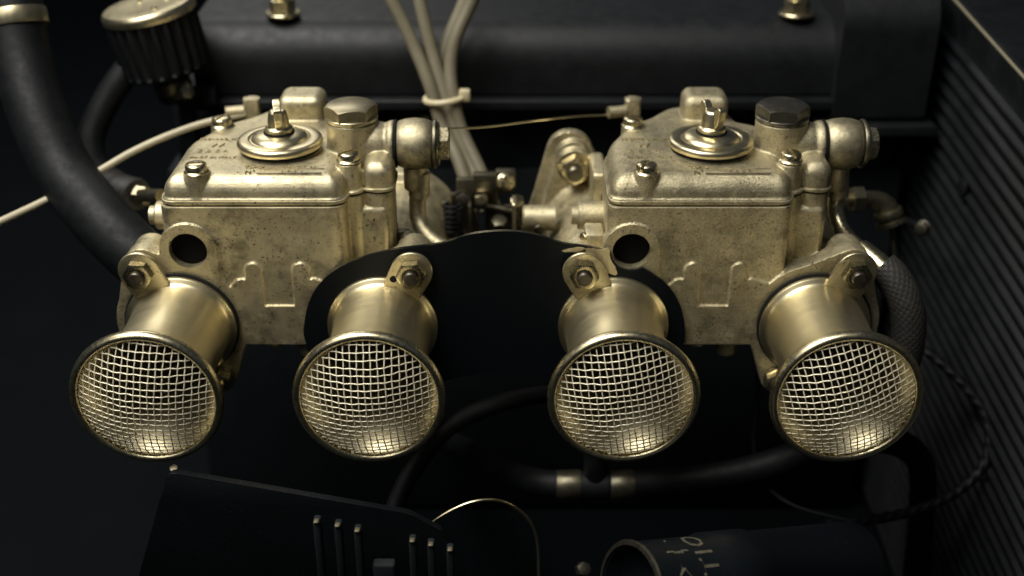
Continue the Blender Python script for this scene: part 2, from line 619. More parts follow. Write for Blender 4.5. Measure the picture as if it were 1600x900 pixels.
# ================================================================== carburettor
def carb_body():
    mb = MB()
    # float bowl block
    bowl = round_poly([(-49.0, 3.1), (30.6, 3.1), (31, 40), (26, 76), (-34, 76), (-48.5, 50)], [5.5, 6, 4, 6, 8, 8], 6)
    mb.prism(bowl, -11, 56.3, 'XY')
    # columns at the outer side: screw boss and pump well
    mb.lathe([(0, -8), (5.4, -8), (5.4, 56.3), (0, 56.3)], (32.0, 20.5, 0), (0, 0, 1), 32)
    mb.prism(round_poly([(36.5, 18), (50, 18), (50, 42), (36.5, 42)], 6, 6), -4, 56.3, 'XY')
    mb.box((38, 34, 20), (20, 34, 60), 2)
    # two barrels
    for sx in (-45, 45):
        mb.lathe([(0, 3), (25.5, 3), (25.5, 104), (30, 106), (30, 116), (0, 116)], (sx, 0, 0), (0, 1, 0), 48)
        mb.lathe([(0, 40), (27.5, 40), (27.5, 70), (0, 70)], (sx, 0, 0), (0, 1, 0), 48)
    mb.box((0, 55, 6), (88, 96, 34), 2)
    # bottom well cover
    mb.lathe([(0, -22), (4.6, -22), (5.0, -21), (5.0, 0), (0, 0)], (9, 14, 0), (0, 0, 1), 28)
    mb.lathe([(0, -14.5), (4, -14.5), (4, 0), (0, 0)], (-6, 9, 0), (0, 0, 1), 24)
    # front flange face
    Y0, Y1 = 1.8, 10
    lobe = round_poly([(-50.6, 4), (-25.4, 4), (-25.4, 36.2), (-50.6, 36.2)], [0, 0, 0, 0])
    mb.prism([(-51, 6), (-25.0, 6), (-25.6, 24)] + circle(-38.2, 36.3, 12.7, 26, 0, math.pi) + [(-51, 30)], Y0, Y1)
    uu = [(-30, -11), (34, -11), (34, 17)] + [(19, 21.3), (15.5, 22.6), (13.2, 22.3)] + circle(9.8, 26.6, 3.5, 12, 0, math.pi) + [(6.0, 8.8), (-7.4, 8.8)] + circle(-10.9, 26.6, 3.5, 12, 0, math.pi) + [(-14.5, 22.3), (-18.5, 22.0), (-22.4, 17.5), (-26, 21.0)]
    mb.prism(uu, Y0, Y1)
    for s in (-1, 1):
        c = (45 * s, 0)
        mb.prism(circle(c[0], c[1], 29.5, 64), Y0, Y1)
        mb.prism(hull2(c, 29.0, (59 * s, 28.5), 8.6), Y0, Y1)
        mb.prism(hull2(c, 29.0, (31 * s, -28.5), 7.0), Y0, Y1)
        # ear bosses behind the studs
        mb.lathe([(0, 2.5), (7.8, 2.5), (8.0, 20), (6, 24), (0, 24)], (59 * s, 0, 28.5), (0, 1, 0), 32)
        mb.prism(hull2((45 * s, 10), 14, (58 * s, 28), 7.0), 4, 17)
    me = remesh(mb.mesh('body'), 0.46, 2)
    k = MB()
    k.lathe([(0, -5), (8.3, -5), (8.3, 6.0), (9.6, 7.0), (9.6, 60), (0, 60)], (-38.2, 0, 36.3), (0, 1, 0), 56)
    for sx in (-45, 45):
        k.lathe([(0, -5), (19.6, -5), (19.6, 18), (16, 30), (16, 90), (0, 90)], (sx, 0, 0), (0, 1, 0), 56)
    return cut(me, k.mesh('cutter'))


COVER = [(-47.6, 5.6), (29.6, 5.6), (31, 18), (32, 60), (30, 74), (20, 80), (16, 102), (-6, 104), (-16, 100), (-26, 86), (-35, 78), (-39.0, 70), (-47.0, 52)]
COVER_R = [6, 6, 3, 6, 8, 6, 6, 5, 7, 7, 7, 8, 8]


def inset(poly, d):
    """mitred inward offset of a counter-clockwise polygon"""
    out = []
    n = len(poly)
    for i in range(n):
        a, p, b = Vector(poly[i - 1]), Vector(poly[i]), Vector(poly[(i + 1) % n])
        e1, e2 = (p - a).normalized(), (b - p).normalized()
        n1, n2 = Vector((-e1.y, e1.x)), Vector((-e2.y, e2.x))
        m = (n1 + n2)
        m = m / max(0.35, m.dot(n1))
        out.append(tuple(p + m * d))
    return out


def cover_outline(d=0.0, poly=COVER, rad=COVER_R):
    """outline grown by d (negative shrinks)"""
    return round_poly(inset(poly, -d), [max(1.2, r + d) for r in rad], 6)


def shoulder(mb, poly, rad, z0, z1, R, n=7):
    """block with a vertical wall and a quarter-round shoulder of radius R up to a level top"""
    t = bmesh.new()
    rows = []
    lv = [(0.0, z0)] + [(R * (1 - math.cos(math.pi / 2 * i / n)), z1 - R + R * math.sin(math.pi / 2 * i / n)) for i in range(n + 1)]
    for d, z in lv:
        rows.append([t.verts.new((x, y, z)) for x, y in cover_outline(-d, poly, rad)])
    for A, B in zip(rows, rows[1:]):
        for i in range(len(A)):
            j = (i + 1) % len(A)
            t.faces.new((A[i], A[j], B[j], B[i]))
    t.faces.new(rows[0]); t.faces.new(rows[-1])
    bmesh.ops.recalc_face_normals(t, faces=t.faces[:])
    return mb.add(t)


DOME = [(37.0, 18.4), (50.4, 18.4), (50.4, 42), (37.0, 42)]


def carb_cover():
    mb = MB()
    shoulder(mb, COVER, COVER_R, 58.0, 69.0, 8.5)
    mb.prism(cover_outline(0.9), 57.6, 59.2, 'XY')
    # screw bosses
    for x, y in ((-32.5, 10.6), (-33.5, 68), (31.4, 22)):
        mb.lathe([(0, 57.6), (5.7, 57.6), (5.4, 64), (5.2, 69.8), (0, 69.8)], (x, y, 0), (0, 0, 1), 36)
    # pump jet dome
    shoulder(mb, DOME, [6.2] * 4, 57.6, 70.0, 5.8)
    # raised jet well seat
    mb.lathe([(0, 60), (17.0, 60), (17.0, 70.2), (0, 70.2)], (-1.2, 39, 0), (0, 0, 1), 56)
    # filter tower with its side inlet
    mb.lathe([(0, 58), (12.0, 58), (11.6, 74), (11.6, 81.4), (0, 81.4)], (30.8, 44, 0), (0, 0, 1), 56)
    mb.lathe([(0, 0), (11.0, 0), (10.2, 12), (9.6, 15), (10.6, 17), (10.6, 18.8), (0, 18.8)], (30.8, 44, 69.8), (1, 0, 0), 48)
    mb.box((46, 44, 62), (8, 12, 9), 2)
    # rear vent box
    shoulder(mb, [(-8.5, 76), (13.0, 76), (13.0, 96), (-8.5, 96)], [5] * 4, 60, 80.5, 4.5)
    return remesh(mb.mesh('cover'), 0.5, 3)


def screw_mesh(r=4.6, h=3.4, slot=1.5):
    mb = MB().lathe([(0, 0), (r * 1.15, 0), (r * 1.18, 0.4), (r * 1.1, 0.8), (r * 1.0, 1.1), (r, 1.2), (r, h), (r * 0.92, h + 0.5), (r * 0.6, h + 0.9), (0, h + 1.0)], seg=44)
    return cut(mb.mesh('screw'), MB().box((0, 0, h + 0.6), (r * 3, slot, 2.6), 0).mesh('slot'))


def wing_mesh():
    mb = MB()
    mb.lathe([(0, 0), (5.6, 0), (5.8, 0.6), (5.8, 2.0), (5.2, 2.6), (4.6, 2.8), (4.3, 6.0), (3.7, 9.4), (2.9, 10.3), (0, 10.6)], seg=36)
    for s in (-1, 1):
        pl = round_poly([(s * 1.2, 3.2), (s * 5.0, 3.0), (s * 6.8, 7.0), (s * 7.4, 12.6), (s * 5.2, 13.6), (s * 3.0, 10.6)], 1.4, 4)
        mb.prism(pl, -1.6, 1.6, 'XZ', 0.9, 3)
    return remesh(mb.mesh('wing'), 0.22, 3)


SHARED = {}


def make_carb(label):
    c = thing('carburettor', label, 'carburettor', (-96.5, 0, 0), 'pair of twin choke carburettors')
    body = obj('body', carb_body(), 'cast_body', c, 40)
    obj('vent_shade_liner', MB().lathe([(9.4, 6.2), (9.4, 59), (0, 59.2), (0, 59.6), (9.5, 59.6), (9.55, 6.2)], (-38.2, 0, 36.3), (0, 1, 0), 48), 'fibre_and_hole_shade', body)  # black liner added to paint the shade inside the vent hole
    for sx in (-45, 45):
        obj('venturi', MB().lathe([(19.5, 4.0), (17.6, 14), (15.4, 26), (15.4, 60), (0, 60), (0, 60.5), (15.8, 60.5), (15.8, 26), (18.2, 14), (19.55, 4.2)], (sx, 0, 0), (0, 1, 0), 48), 'dim', body)
    cov = obj('top_cover', carb_cover(), 'cast', c, 50)
    g = obj('gasket', MB().prism(cover_outline(0.2), 56.35, 57.0, 'XY').prism(round_poly([(36.8, 18.0), (50.4, 18.0), (50.4, 42.4), (36.8, 42.4)], 6.2, 6), 56.4, 57.2, 'XY').lathe([(0, 56.4), (5.9, 56.4), (5.9, 57.2), (0, 57.2)], (31.9, 20.9, 0), (0, 0, 1), 32), 'fibre_and_hole_shade', c)
    mb = MB().prism(cover_outline(1.5), 57.0, 58.6, 'XY', 0.5, 3)
    mb.prism(round_poly([(36.0, 17.2), (51.2, 17.2), (51.2, 43), (36.0, 43)], 6.6, 6), 57.2, 58.7, 'XY', 0.5, 3)
    mb.lathe([(0, 57.2), (6.5, 57.2), (6.8, 57.6), (6.8, 58.3), (6.4, 58.7), (0, 58.7)], (31.8, 21.3, 0), (0, 0, 1), 36)
    obj('cover_lip', mb, 'cast', c)
    # jet inspection cover
    jc = obj('jet_cover', MB().lathe([(0, 0.2), (17.6, 0.2), (18.9, 1.0), (19.2, 2.2), (18.9, 3.4), (18.2, 4.0), (17.0, 4.25), (14.2, 4.5), (13.7, 4.35), (13.3, 4.0), (12.8, 4.1), (12.4, 4.7), (11.4, 5.5), (9, 6.3), (5.4, 6.8), (0, 7.0)], seg=72), 'chrome', c, 45, (-1.2, 39, 70.6))
    obj('cover_gasket', MB().lathe([(0, -0.6), (18.0, -0.6), (18.0, 0.3), (0, 0.3)], seg=64), 'fibre_and_hole_shade', jc)
    w = obj('wing_nut', wing_mesh(), 'chrome', jc, 50, (0, 0, 6.9))
    w.scale = (1.08, 1.08, 0.98)
    w.rotation_euler = (0, 0, math.radians(102))
    obj('nut_collar', MB().lathe([(0, 0), (6.4, 0), (6.4, 0.9), (0, 0.9)], seg=36), 'fibre_and_hole_shade', w, loc=(0, 0, -0.6))
    # slotted screws
    sm = screw_mesh()
    first = obj('slotted_screw', sm, 'steel', c, 40, (-32.5, 10.6, 69.6))
    first.rotation_euler = (0, 0, math.radians(8))
    again(first, (-33.5, 68, 69.6), (0, 0, math.radians(62)))
    again(first, (31.4, 22, 70.4), (0, 0, math.radians(35)))
    # filter plug
    pl = obj('filter_plug', MB().hexa((0, 0, 1.4), (0, 0, 1), 20.8, 5.4, 72, 0.97, turn=math.radians(10)).lathe([(0, -0.2), (11.7, -0.2), (11.9, 0.4), (11.9, 1.3), (11.5, 1.6), (0, 1.6)], seg=64), 'hexcap', c, 35, (30.8, 44, 81.9))
    obj('sealing_ring', MB().lathe([(0, -0.7), (11.4, -0.7), (11.4, -0.1), (0, -0.1)], seg=56), 'fibre_and_hole_shade', pl)
    # fuel banjo on the side inlet
    bj = obj('fuel_banjo', MB().lathe([(0, -8.4), (9.2, -8.4), (10.4, -7.4), (11.4, -4.0), (11.8, 0), (11.4, 4.0), (10.4, 7.2), (9.2, 8.2), (0, 8.2)], (0, 0, 0), (1, 0, 0), 56).lathe([(0, -20), (4.9, -20), (5.2, -19.5), (5.2, -9), (0, -9)], (-0.6, -1.5, -1.0), (0, 0, 1), 32), 'banjo', c, 40, (59.0, 44, 69.8))
    obj('fibre_washer', MB().lathe([(0, -9.3), (10.9, -9.3), (10.9, -8.3), (0, -8.3)], (0, 0, 0), (1, 0, 0), 48), 'fibre_and_hole_shade', bj)
    obj('copper_washer', MB().lathe([(0, 8.2), (10.9, 8.2), (11.2, 8.7), (11.2, 9.5), (0, 9.5)], (0, 0, 0), (1, 0, 0), 48), 'dim', bj)
    obj('flange_washer', MB().lathe([(0, 9.6), (9.8, 9.6), (10.0, 10), (9.6, 10.8), (0, 10.8)], (0, 0, 0), (1, 0, 0), 48), 'steel', bj)
    obj('banjo_bolt', MB().hexa((10.8, 0, 0), (1, 0, 0), 13.4, 4.6, 48), 'steel', bj)
    # choke cable post at the back
    obj('cable_post', MB().prism(round_poly([(-33, 112), (-25, 112), (-25, 119), (-33, 119)], 2, 4), 50, 67, 'XY', 1.4, 3).lathe([(0, 0), (3, 0), (3, 9), (0, 9)], (-33, 113, 61), (-1, -0.3, 0), 20), 'cast', c)
    # raised casting letters and their rules
    tz = 69.0
    rows = [text_mesh('EDOARDO WEBER', 2.4, 0.5, (-29.0, 50.5, tz)), text_mesh('W', 6.5, 0.6, (-31, 41.5, tz)), text_mesh('E B E R', 4.0, 0.6, (-31, 35.0, tz)),
            text_mesh('MADE IN ITALY', 2.6, 0.5, (-29.5, 28.0, tz)), text_mesh('TIPO', 3.6, 0.5, (-9, 16.0, tz)), text_mesh('N\u00b0', 3.6, 0.5, (-10, 11.0, tz))]
    rl = MB().box((10.5, 15.7, 69.1), (22, 0.55, 0.7), 0.15).box((7.0, 10.8, 69.1), (28, 0.55, 0.7), 0.15)
    obj('casting_letters', join_meshes(rows + [rl.mesh()]), 'cast', cov, 30)
    # side idle knob and lead plugs
    obj('side_plug', MB().lathe([(0, 0), (6.4, 0), (6.6, 0.8), (6.6, 11.5), (6.0, 12.2), (0, 12.2)], (-48, 36, 38), (-1, 0, 0), 32).lathe([(0, 0), (4.4, 0), (4.4, 15), (0, 15)], (-48, 36, 38), (-1, 0, 0), 24), 'cast', c)
    return c


carb1 = make_carb('tarnished alloy twin choke carburettor with pale choke cable, nearest the big black hose')
carb2 = copy_tree(carb1)
carb2.location.x = 0.0965
carb2['label'] = 'grainier alloy twin choke carburettor beside the ribbed wing panel, feeding the braided hose'
for ch in carb2.children:
    if ch.name.startswith('jet_cover'):
        for g in ch.children:
            if g.name.startswith('wing_nut'):
                g.rotation_euler.z = math.radians(114)
    if ch.name.startswith('filter_plug'):
        ch.rotation_euler.z = math.radians(-19)
        ch.data = ch.data.copy()
        ch.data.materials[0] = M['hexdark']
def swap_material(o, table):
    for sl in o.material_slots:
        for a, b in table.items():
            if sl.material == M[a]:
                sl.link = 'OBJECT'
                sl.material = M[b]
    for ch in o.children:
        swap_material(ch, table)
swap_material(carb2, {'cast': 'grainy', 'cast_body': 'grainy_body'})
scr = [ch for ch in carb2.children if ch.name.startswith('slotted_screw')]
for o, a in zip(scr, (58, 140, 100)):
    o.rotation_euler.z = math.radians(a)
# stamped numbers: each carburettor its own
for c, top, low in ((carb1, '40DCOE 02', '1 0 1 1'), (carb2, '', '7 5 2 8')):
    ms = [text_mesh(low, 3.0, 0.4, (8, 11.6, 69.0))]
    if top:
        ms.append(text_mesh(top, 3.0, 0.4, (9.5, 16.5, 69.0)))
    cv = [ch for ch in c.children if ch.name.startswith('top_cover')][0]
    obj('stamped_number', join_meshes(ms), 'cast', cv, 30)

# ================================================================== velocity stacks
TX = (-141.5, -51.5, 51.5, 141.5)


def screen_mesh(R=28.0, pitch=2.72, H=10.5, r=0.265, amp=0.27, h0=59.4):
    mb = MB()
    n = int(R / pitch) + 1
    dents = [(random.uniform(-18, 18), random.uniform(-18, 18), random.uniform(-1.0, 0.8), random.uniform(6, 10)) for _ in range(6)]
    for axis in (0, 1):
        for i in range(-n, n + 1):
            c = (i + (0.5 if axis else 0.0)) * pitch + random.uniform(-0.12, 0.12)
            if abs(c) > R * 0.985:
                continue
            half = math.sqrt(R * R - c * c)
            k0, k1 = math.ceil(-half / (pitch / 2)), math.floor(half / (pitch / 2))
            ss = [-half] + [k * pitch / 2 for k in range(k0, k1 + 1)] + [half]
            pts = []
            for s in ss:
                wob = 0.12 * math.sin(s * 0.35 + i * 1.7) + 0.06 * math.sin(s * 0.9 + i * 2.9)
                x, z = (c + wob, s) if axis == 0 else (s, c + wob)
                rr = min(1, (x * x + z * z) / (R * R))
                q = s / pitch + (0.5 if axis == 0 else 0.0)
                wv = amp * math.cos(math.pi * (q + i + axis))
                dn = sum(k * math.exp(-((x - a) ** 2 + (z - b) ** 2) / (w * w)) for a, b, k, w in dents)
                pts.append((x, -(h0 + H * (1 - rr) + wv + dn * (1 - rr)), z))
            mb.tube(pts, r, 5, spline=False)
    return mb.mesh('wire_screen')


def make_stack(label):
    t = thing('velocity_stack', label, 'velocity stack', (TX[0], 0, 0), 'row of four velocity stacks')
    body = [(24.6, 0.0), (24.6, 1.6), (24.2, 2.0), (22.9, 2.3), (22.0, 3.2), (21.6, 5.0), (21.4, 10), (21.2, 20), (21.2, 32), (21.6, 40), (22.6, 46.5), (24.2, 51.5), (26.2, 55.4), (28.4, 58.2), (29.4, 59.2),
            (28.8, 60.0), (27.6, 59.0), (25.6, 56.4), (23.6, 52.4), (22.0, 47.2), (20.9, 40.5), (20.3, 32), (19.8, 10), (19.8, 0.0)]
    obj('trumpet', MB().lathe(body, (0, 0, 0), (0, -1, 0), 96, loop=True), 'spun', t, 40)
    rim = [(27.5, 58.8), (27.5, 60.6), (27.9, 61.4), (28.9, 61.8), (29.9, 61.5), (30.6, 60.8), (31.0, 59.7), (31.0, 58.7), (30.7, 57.7), (30.1, 57.1), (29.3, 57.0), (28.3, 57.8)]
    obj('rolled_rim', MB().lathe(rim, (0, 0, 0), (0, -1, 0), 96, loop=True), 'rim', t, 60)
    sc = obj('wire_screen', screen_mesh(), 'wire', t, 80)
    sc['kind'] = 'stuff'
    return t


st1 = make_stack('outer velocity stack beside the big black hose, its wire screen woven square')
stacks = [st1]
for x, lab in zip(TX[1:], ('velocity stack on the black plate, next to the tarnished carburettor with the choke cable',
                           'velocity stack below the scraped bare patch on the black plate',
                           'outer velocity stack in front of the braided fuel hose, its screen turned askew')):
    s = copy_tree(st1)
    s.location.x = x * S
    s['label'] = lab
    stacks.append(s)
for s, a, hh in zip(stacks, (-6, 2, 9, 17), (None, 11.2, 9.8, 10.8)):
    for ch in s.children:
        if ch.name.startswith('wire_screen'):
            if hh:                                  # every gauze is pressed a little differently
                ch.data = screen_mesh(H=hh)
                finish(ch.data, 80)
                ch.data.materials.append(M['wire'])
            ch.rotation_euler.y = math.radians(-a)
for s, lab in ((stacks[0], 'paper gasket'), (stacks[3], 'paper gasket')):
    obj('base_gasket', MB().lathe([(21, 0.1), (25.5, 0.1), (25.5, 1.7), (21, 1.7)], (0, 0, 0), (0, 1, 0), 72, loop=True), 'fibre_and_hole_shade', s)

# ================================================================== retaining clamps
def make_clamp(label):
    t = thing('retaining_clamp', label, 'clamp', (0, 0, 0), 'clamps holding the velocity stacks')
    tab = [(8.3 * math.cos(a), 8.3 * math.sin(a) + 0.4) for a in [math.pi * i / 16 for i in range(17)]]
    tab += [(-8.0, -8.2), (-7.6, -9.6), (7.6, -9.6), (8.0, -8.2)]
    o = obj('tab', MB().prism(tab, -4.0, -2.15, 'XZ', 0.5, 3).lathe([(0, -0.2), (6.2, -0.2), (6.2, 2.3), (0, 2.3)], (0, 0, 0), (0, -1, 0), 28), 'machined', t)
    n = obj('nut', MB().hexa((0, -3.9, 0), (0, -1, 0), 10.2, 4.4, 48, 0.94, hole=3.3), 'nut_steel', t)
    obj('stud', MB().lathe([(0, 0), (2.95, 0), (2.95, 10.4), (2.5, 11.0), (0, 11.2)], (0, 0, 0), (0, -1, 0), 28), 'bolt_dark', t)
    return t


CL = [((-155.5, 28.5), 1, 'worn clamp tab and nut on the outer stack near the big black hose'),
      ((-37.5, 28.5), 0, 'clamp tab with a tiny round hole painted dark, on the stack by the choke cable carburettor'),
      ((37.5, 28.5), 1, 'pale clamp tab bolted over the scraped bare patch'),
      ((155.5, 28.5), 0, 'clamp tab and nut right beside the fuel hose ferrule')]
cl1 = None
for (x, z), s, lab in CL:
    o = make_clamp(lab) if cl1 is None else copy_tree(cl1)
    cl1 = cl1 or o
    o['label'] = lab
    o.location = Vector((x, 0, z)) * S
    o.rotation_euler.y = math.radians(26.2 if s == 0 else -26.2)
    o.scale = (1.1, 1.0, 1.1)
    if 'tiny round' in lab:
        obj('pin_hole_shade_disc', MB().lathe([(0, 4.0), (1.5, 4.0), (1.4, 4.1), (0, 4.1)], (-5.2, 0, -5.6), (0, -1, 0), 20), 'fibre_and_hole_shade', o)  # flat dark disc paints the shade of a small hole
# lower studs of the outer flanges
for x, lab in ((-127.5, 'small lower stud nut under the outer stack near the big hose'), (127.5, 'small lower stud nut under the outer stack by the braided hose')):
    t = thing('stud_nut', lab, 'nut', (x, 1.8, -28.5), 'lower stud nuts')
    obj('nut', MB().hexa((0, -1.4, 0), (0, -1, 0), 9.8, 4.6, 48, washer=6.0), 'steel', t)
    obj('stud', MB().lathe([(0, 0), (2.95, 0), (2.95, 11), (2.5, 11.6), (0, 11.8)], (0, 0, 0), (0, -1, 0), 28), 'steel', t)

# ================================================================== black plate behind the inner stacks
top = [(476, 530), (476, 500), (484, 468), (502, 440), (530, 418), (570, 401), (620, 389), (690, 380), (735, 366), (790, 361), (835, 366), (880, 380), (930, 387), (962, 398), (1000, 417), (1040, 442), (1062, 475), (1070, 510), (1068, 540)]
out = [(at(px, py, 0.1).x, at(px, py, 0.1).z) for px, py in top]
out += [(80, -22), (64, -33), (42, -34), (0, -24), (-42, -34), (-64, -33), (-82, -22)]
plate_poly = smooth_closed([Vector((a, b)) for a, b in out], 5)
pm = MB().prism(plate_poly, 0.1, 1.65, 'XZ', 0.42, 1, edge_index=1).mesh('plate')
k = MB()
for x in (-51.5, 51.5):
    k.lathe([(0, -4), (22, -4), (22, 6), (0, 6)], (x, 0, 0), (0, 1, 0), 56)
k.lathe([(0, -4), (8.9, -4), (8.9, 6), (0, 6)], (58.3, 0, 36.3), (0, 1, 0), 48)
pm.materials.append(M['paint']); pm.materials.append(M['edge'])
pm = cut(pm, k.mesh('cutter'))
plate = obj('support_plate', pm, ['paint', 'edge'], None, 30)
tag(plate, 'black painted steel plate arching between the two inner velocity stacks', 'plate')
# patch where the paint is scraped away around the third stud
patch = []
for i in range(40):
    a = 2 * math.pi * i / 40
    r = 1 + 0.16 * math.sin(7 * a + 1) + random.uniform(-0.12, 0.12)
    patch.append((44.2 + 8.0 * r * math.cos(a) - 2.6 * math.sin(a), 31.6 + 7.0 * r * math.sin(a)))
p2 = []
for i in range(18):
    a = 2 * math.pi * i / 18
    p2.append((33.2 + (5.0 + random.uniform(-0.5, 0.5)) * math.cos(a), 37.8 + (1.0 + random.uniform(-0.2, 0.2)) * math.sin(a) + 0.6 * math.cos(a)))
hole = Vector((58.3, 36.3))
patch = [tuple(hole + (Vector(q) - hole).normalized() * max(9.6, (Vector(q) - hole).length)) for q in patch]
obj('scraped_patch', MB().prism(patch, -0.12, 0.2).prism(p2, -0.12, 0.2), 'bare', plate)

# ================================================================== inlet manifold side of the second carburettor
mf = thing('inlet_manifold_flange', 'triangular alloy mounting flange with a big nut beside the grainier carburettor', 'flange', (38, 105, 0))
tri = [(-38 + p.x, p.z) for p in spots([(822, 330, 105), (843, 275, 105), (858, 222, 105)])]
apex = at(890, 240, 105)
tri = [(at(812, 370, 105).x - 38, at(812, 370, 105).z), (at(835, 300, 105).x - 38, at(835, 300, 105).z)] + [(apex.x - 38 + 11.8 * math.cos(a), apex.z + 11.8 * math.sin(a)) for a in [math.radians(165 - 15 * i) for i in range(10)]] + [(at(940, 262, 105).x - 38, at(940, 262, 105).z), (at(945, 380, 105).x - 38, at(945, 380, 105).z)]
mb = MB().prism(tri, 0, 6, 'XZ')
inner = [(apex.x - 38 + (x - (apex.x - 38)) * 0.74 + 1.5, apex.z + (z_ - apex.z) * 0.85 - 2.0) for x, z_ in tri]
mb.prism(inner, -3.5, 3, 'XZ')
nutp = at(898, 268, 92)
nx, nz = nutp.x - 38, nutp.z
mb.lathe([(0, -7), (8.6, -7), (8.9, 2), (0, 2)], (nx + 0.3, 0, nz + 0.6), (0, 1, 0), 40)
mb.lathe([(0, -40), (27.5, -40), (27.5, -8), (30, -2), (30, 4), (0, 4)], (51.5 - 38, 0, 0), (0, 1, 0), 56)
mb.box((at(932, 300, 90).x - 38, -18, at(932, 300, 90).z), (7, 30, 34), 1.5)
obj('flange', remesh(mb.mesh('flange'), 0.6, 4), 'cast_body', mf, 40)
obj('nut', MB().hexa((nx, -7.2, nz), (0, -1, 0), 12.6, 7, 48, hole=4.2, washer=8.6), 'steel', mf)
obj('stud', MB().lathe([(0, 0), (4.0, 0), (4.0, 17), (3.2, 18), (0, 18.3)], (nx, 0, nz), (0, -1, 0), 28), 'dim', mf)
# throttle spindle end
sp = thing('throttle_spindle', 'short alloy throttle spindle boss with a thin collar plate behind the black plate', 'spindle', at(845, 340, 70))
obj('spindle_boss', MB().lathe([(0, -9), (5.4, -9), (6.2, -8), (6.4, 7), (0, 7)], (0, 0, 0), (1, 0, 0), 40), 'cast', sp)
obj('collar_plate', MB().prism(round_poly([(-6, -10), (6, -10), (6, 10), (-6, 10)], 2, 4), -14.0, -12.2, 'YZ', 0.4, 2), 'machined', sp)
obj('retaining_pin', MB().lathe([(0, 0), (2.6, 0), (2.6, 1.4), (0, 2)], (-1, -7.0, -2.6), (0, -1, -0.4), 24), 'dim', sp)
# small screw boss on the bowl wall
sb = thing('progression_plug', 'tiny alloy plug with a slotted screw, just above the black plate edge', 'plug', at(925, 373, 14))
obj('boss', MB().box((1, 3, 0), (8.5, 14, 7.5), 1.4), 'cast', sb)
obj('slotted_face', MB().lathe([(0, 0), (2.8, 0), (2.8, 1.2), (2.4, 1.6), (0, 1.6)], (-3.0, -1.0, 0.8), (-1, -0.6, 0), 20), 'steel', sb)

# ================================================================== throttle linkage between the carburettors
lk = thing('throttle_linkage', 'dark throttle linkage bracket with a slotted brass screw and black spring', 'linkage', at(770, 320, 95))
o0 = at(770, 320, 95)
def rel(px, py, y):
    return at(px, py, y) - o0
p = rel(770, 284, 96)
obj('bracket', MB().box(p, (20, 6, 10), 1).box(rel(735, 300, 100), (14, 5, 16), 1).box(rel(768, 330, 104), (7, 5, 26), 1).box(rel(800, 350, 104), (10, 4, 22), 1), 'dim', lk)
p = rel(790, 284, 91)
obj('screw_block', MB().box(p + Vector((0, 4, 0)), (10, 6, 10), 1), 'dim', lk)
ls = obj('slotted_screw', scr[0].data.copy(), 'steel', lk, 40, p)
ls.rotation_euler = (math.radians(62), math.radians(35), 0)
ls.scale = (0.85, 0.85, 0.85)
coil = []
p = rel(708, 342, 86)
for i in range(90):
    a = i * 0.42
    coil.append((p.x + 4.4 * math.cos(a), p.y + 4.4 * math.sin(a), p.z - 8 + i * 0.19))
obj('return_spring', MB().tube(coil, 0.8, 6, step=2.0), 'rubber', lk)
obj('spring_seat', MB().lathe([(0, 0), (7.2, 0), (7.2, 2.0), (0, 2.0)], (p.x, p.y, p.z - 11), (0, 0, 1), 32), 'dim', lk)
obj('spring_guide', MB().box((p.x + 8.6, p.y, p.z), (1.6, 7, 17), 0.5).lathe([(0, 0), (1.8, 0), (1.8, 26), (0, 26)], (p.x, p.y, p.z - 12), (0, 0, 1), 20), 'dim', lk)
obj('swivel_block', MB().box(rel(752, 313, 90), (6.5, 5, 6), 1.2).lathe([(0, 0), (2, 0), (2, 5), (0, 5)], rel(752, 312, 88), (0, -1, 0.3), 20), 'steel', lk)
obj('cross_rod', MB().tube([rel(690, 318, 98), rel(760, 322, 100), rel(835, 338, 96)], 2.2, 14), 'dim', lk)
obj('lever', MB().prism([(x + rel(722, 330, 96).x, z_ + rel(722, 330, 96).z) for x, z_ in hull2((0, 6), 5.0, (6, -12), 3.4)], rel(722, 330, 96).y, rel(722, 330, 96).y + 3, 'XZ', 0.5, 2), 'dim', lk)
obj('lever_nut', MB().hexa(rel(724, 312, 94), (0, -1, 0.2), 7, 4), 'bolt_dark', lk)
obj('stop_screw', MB().hexa(rel(806, 318, 92), (0.2, -0.7, 0.7), 6.4, 4).tube([rel(806, 318, 92), rel(806, 352, 96)], 1.8, 12, spline=False), 'nut_steel', lk)
obj('lock_nut', MB().hexa(rel(780, 352, 90), (0, -0.4, 1), 7.4, 4), 'dim', lk)
obj('ball_joint', MB().lathe([(0, 0), (3, 0), (4, 2), (3.8, 5), (2.4, 7), (0, 7.6)], rel(640, 384, 22), (0, -0.3, 1), 28).box(rel(628, 372, 34), (7, 6, 8), 1), 'dim', lk)

# ================================================================== fuel pipes
fp = thing('fuel_pipe', 'curved metal fuel pipe dropping from the tarnished carburettor behind the black plate', 'pipe', at(655, 290, 44))
o1 = at(655, 290, 44)
r_ = lambda px, py, y: at(px, py, y) - o1
obj('ferrule', MB().tube([r_(655, 268, 43), r_(655, 305, 43)], 4.9, 28, spline=False), 'banjo', fp)
obj('pipe', MB().tube([r_(654, 296, 43), r_(652, 325, 43), r_(656, 350, 40), r_(672, 372, 34), r_(700, 392, 28), r_(730, 410, 24)], 3.9, 20), 'banjo', fp)

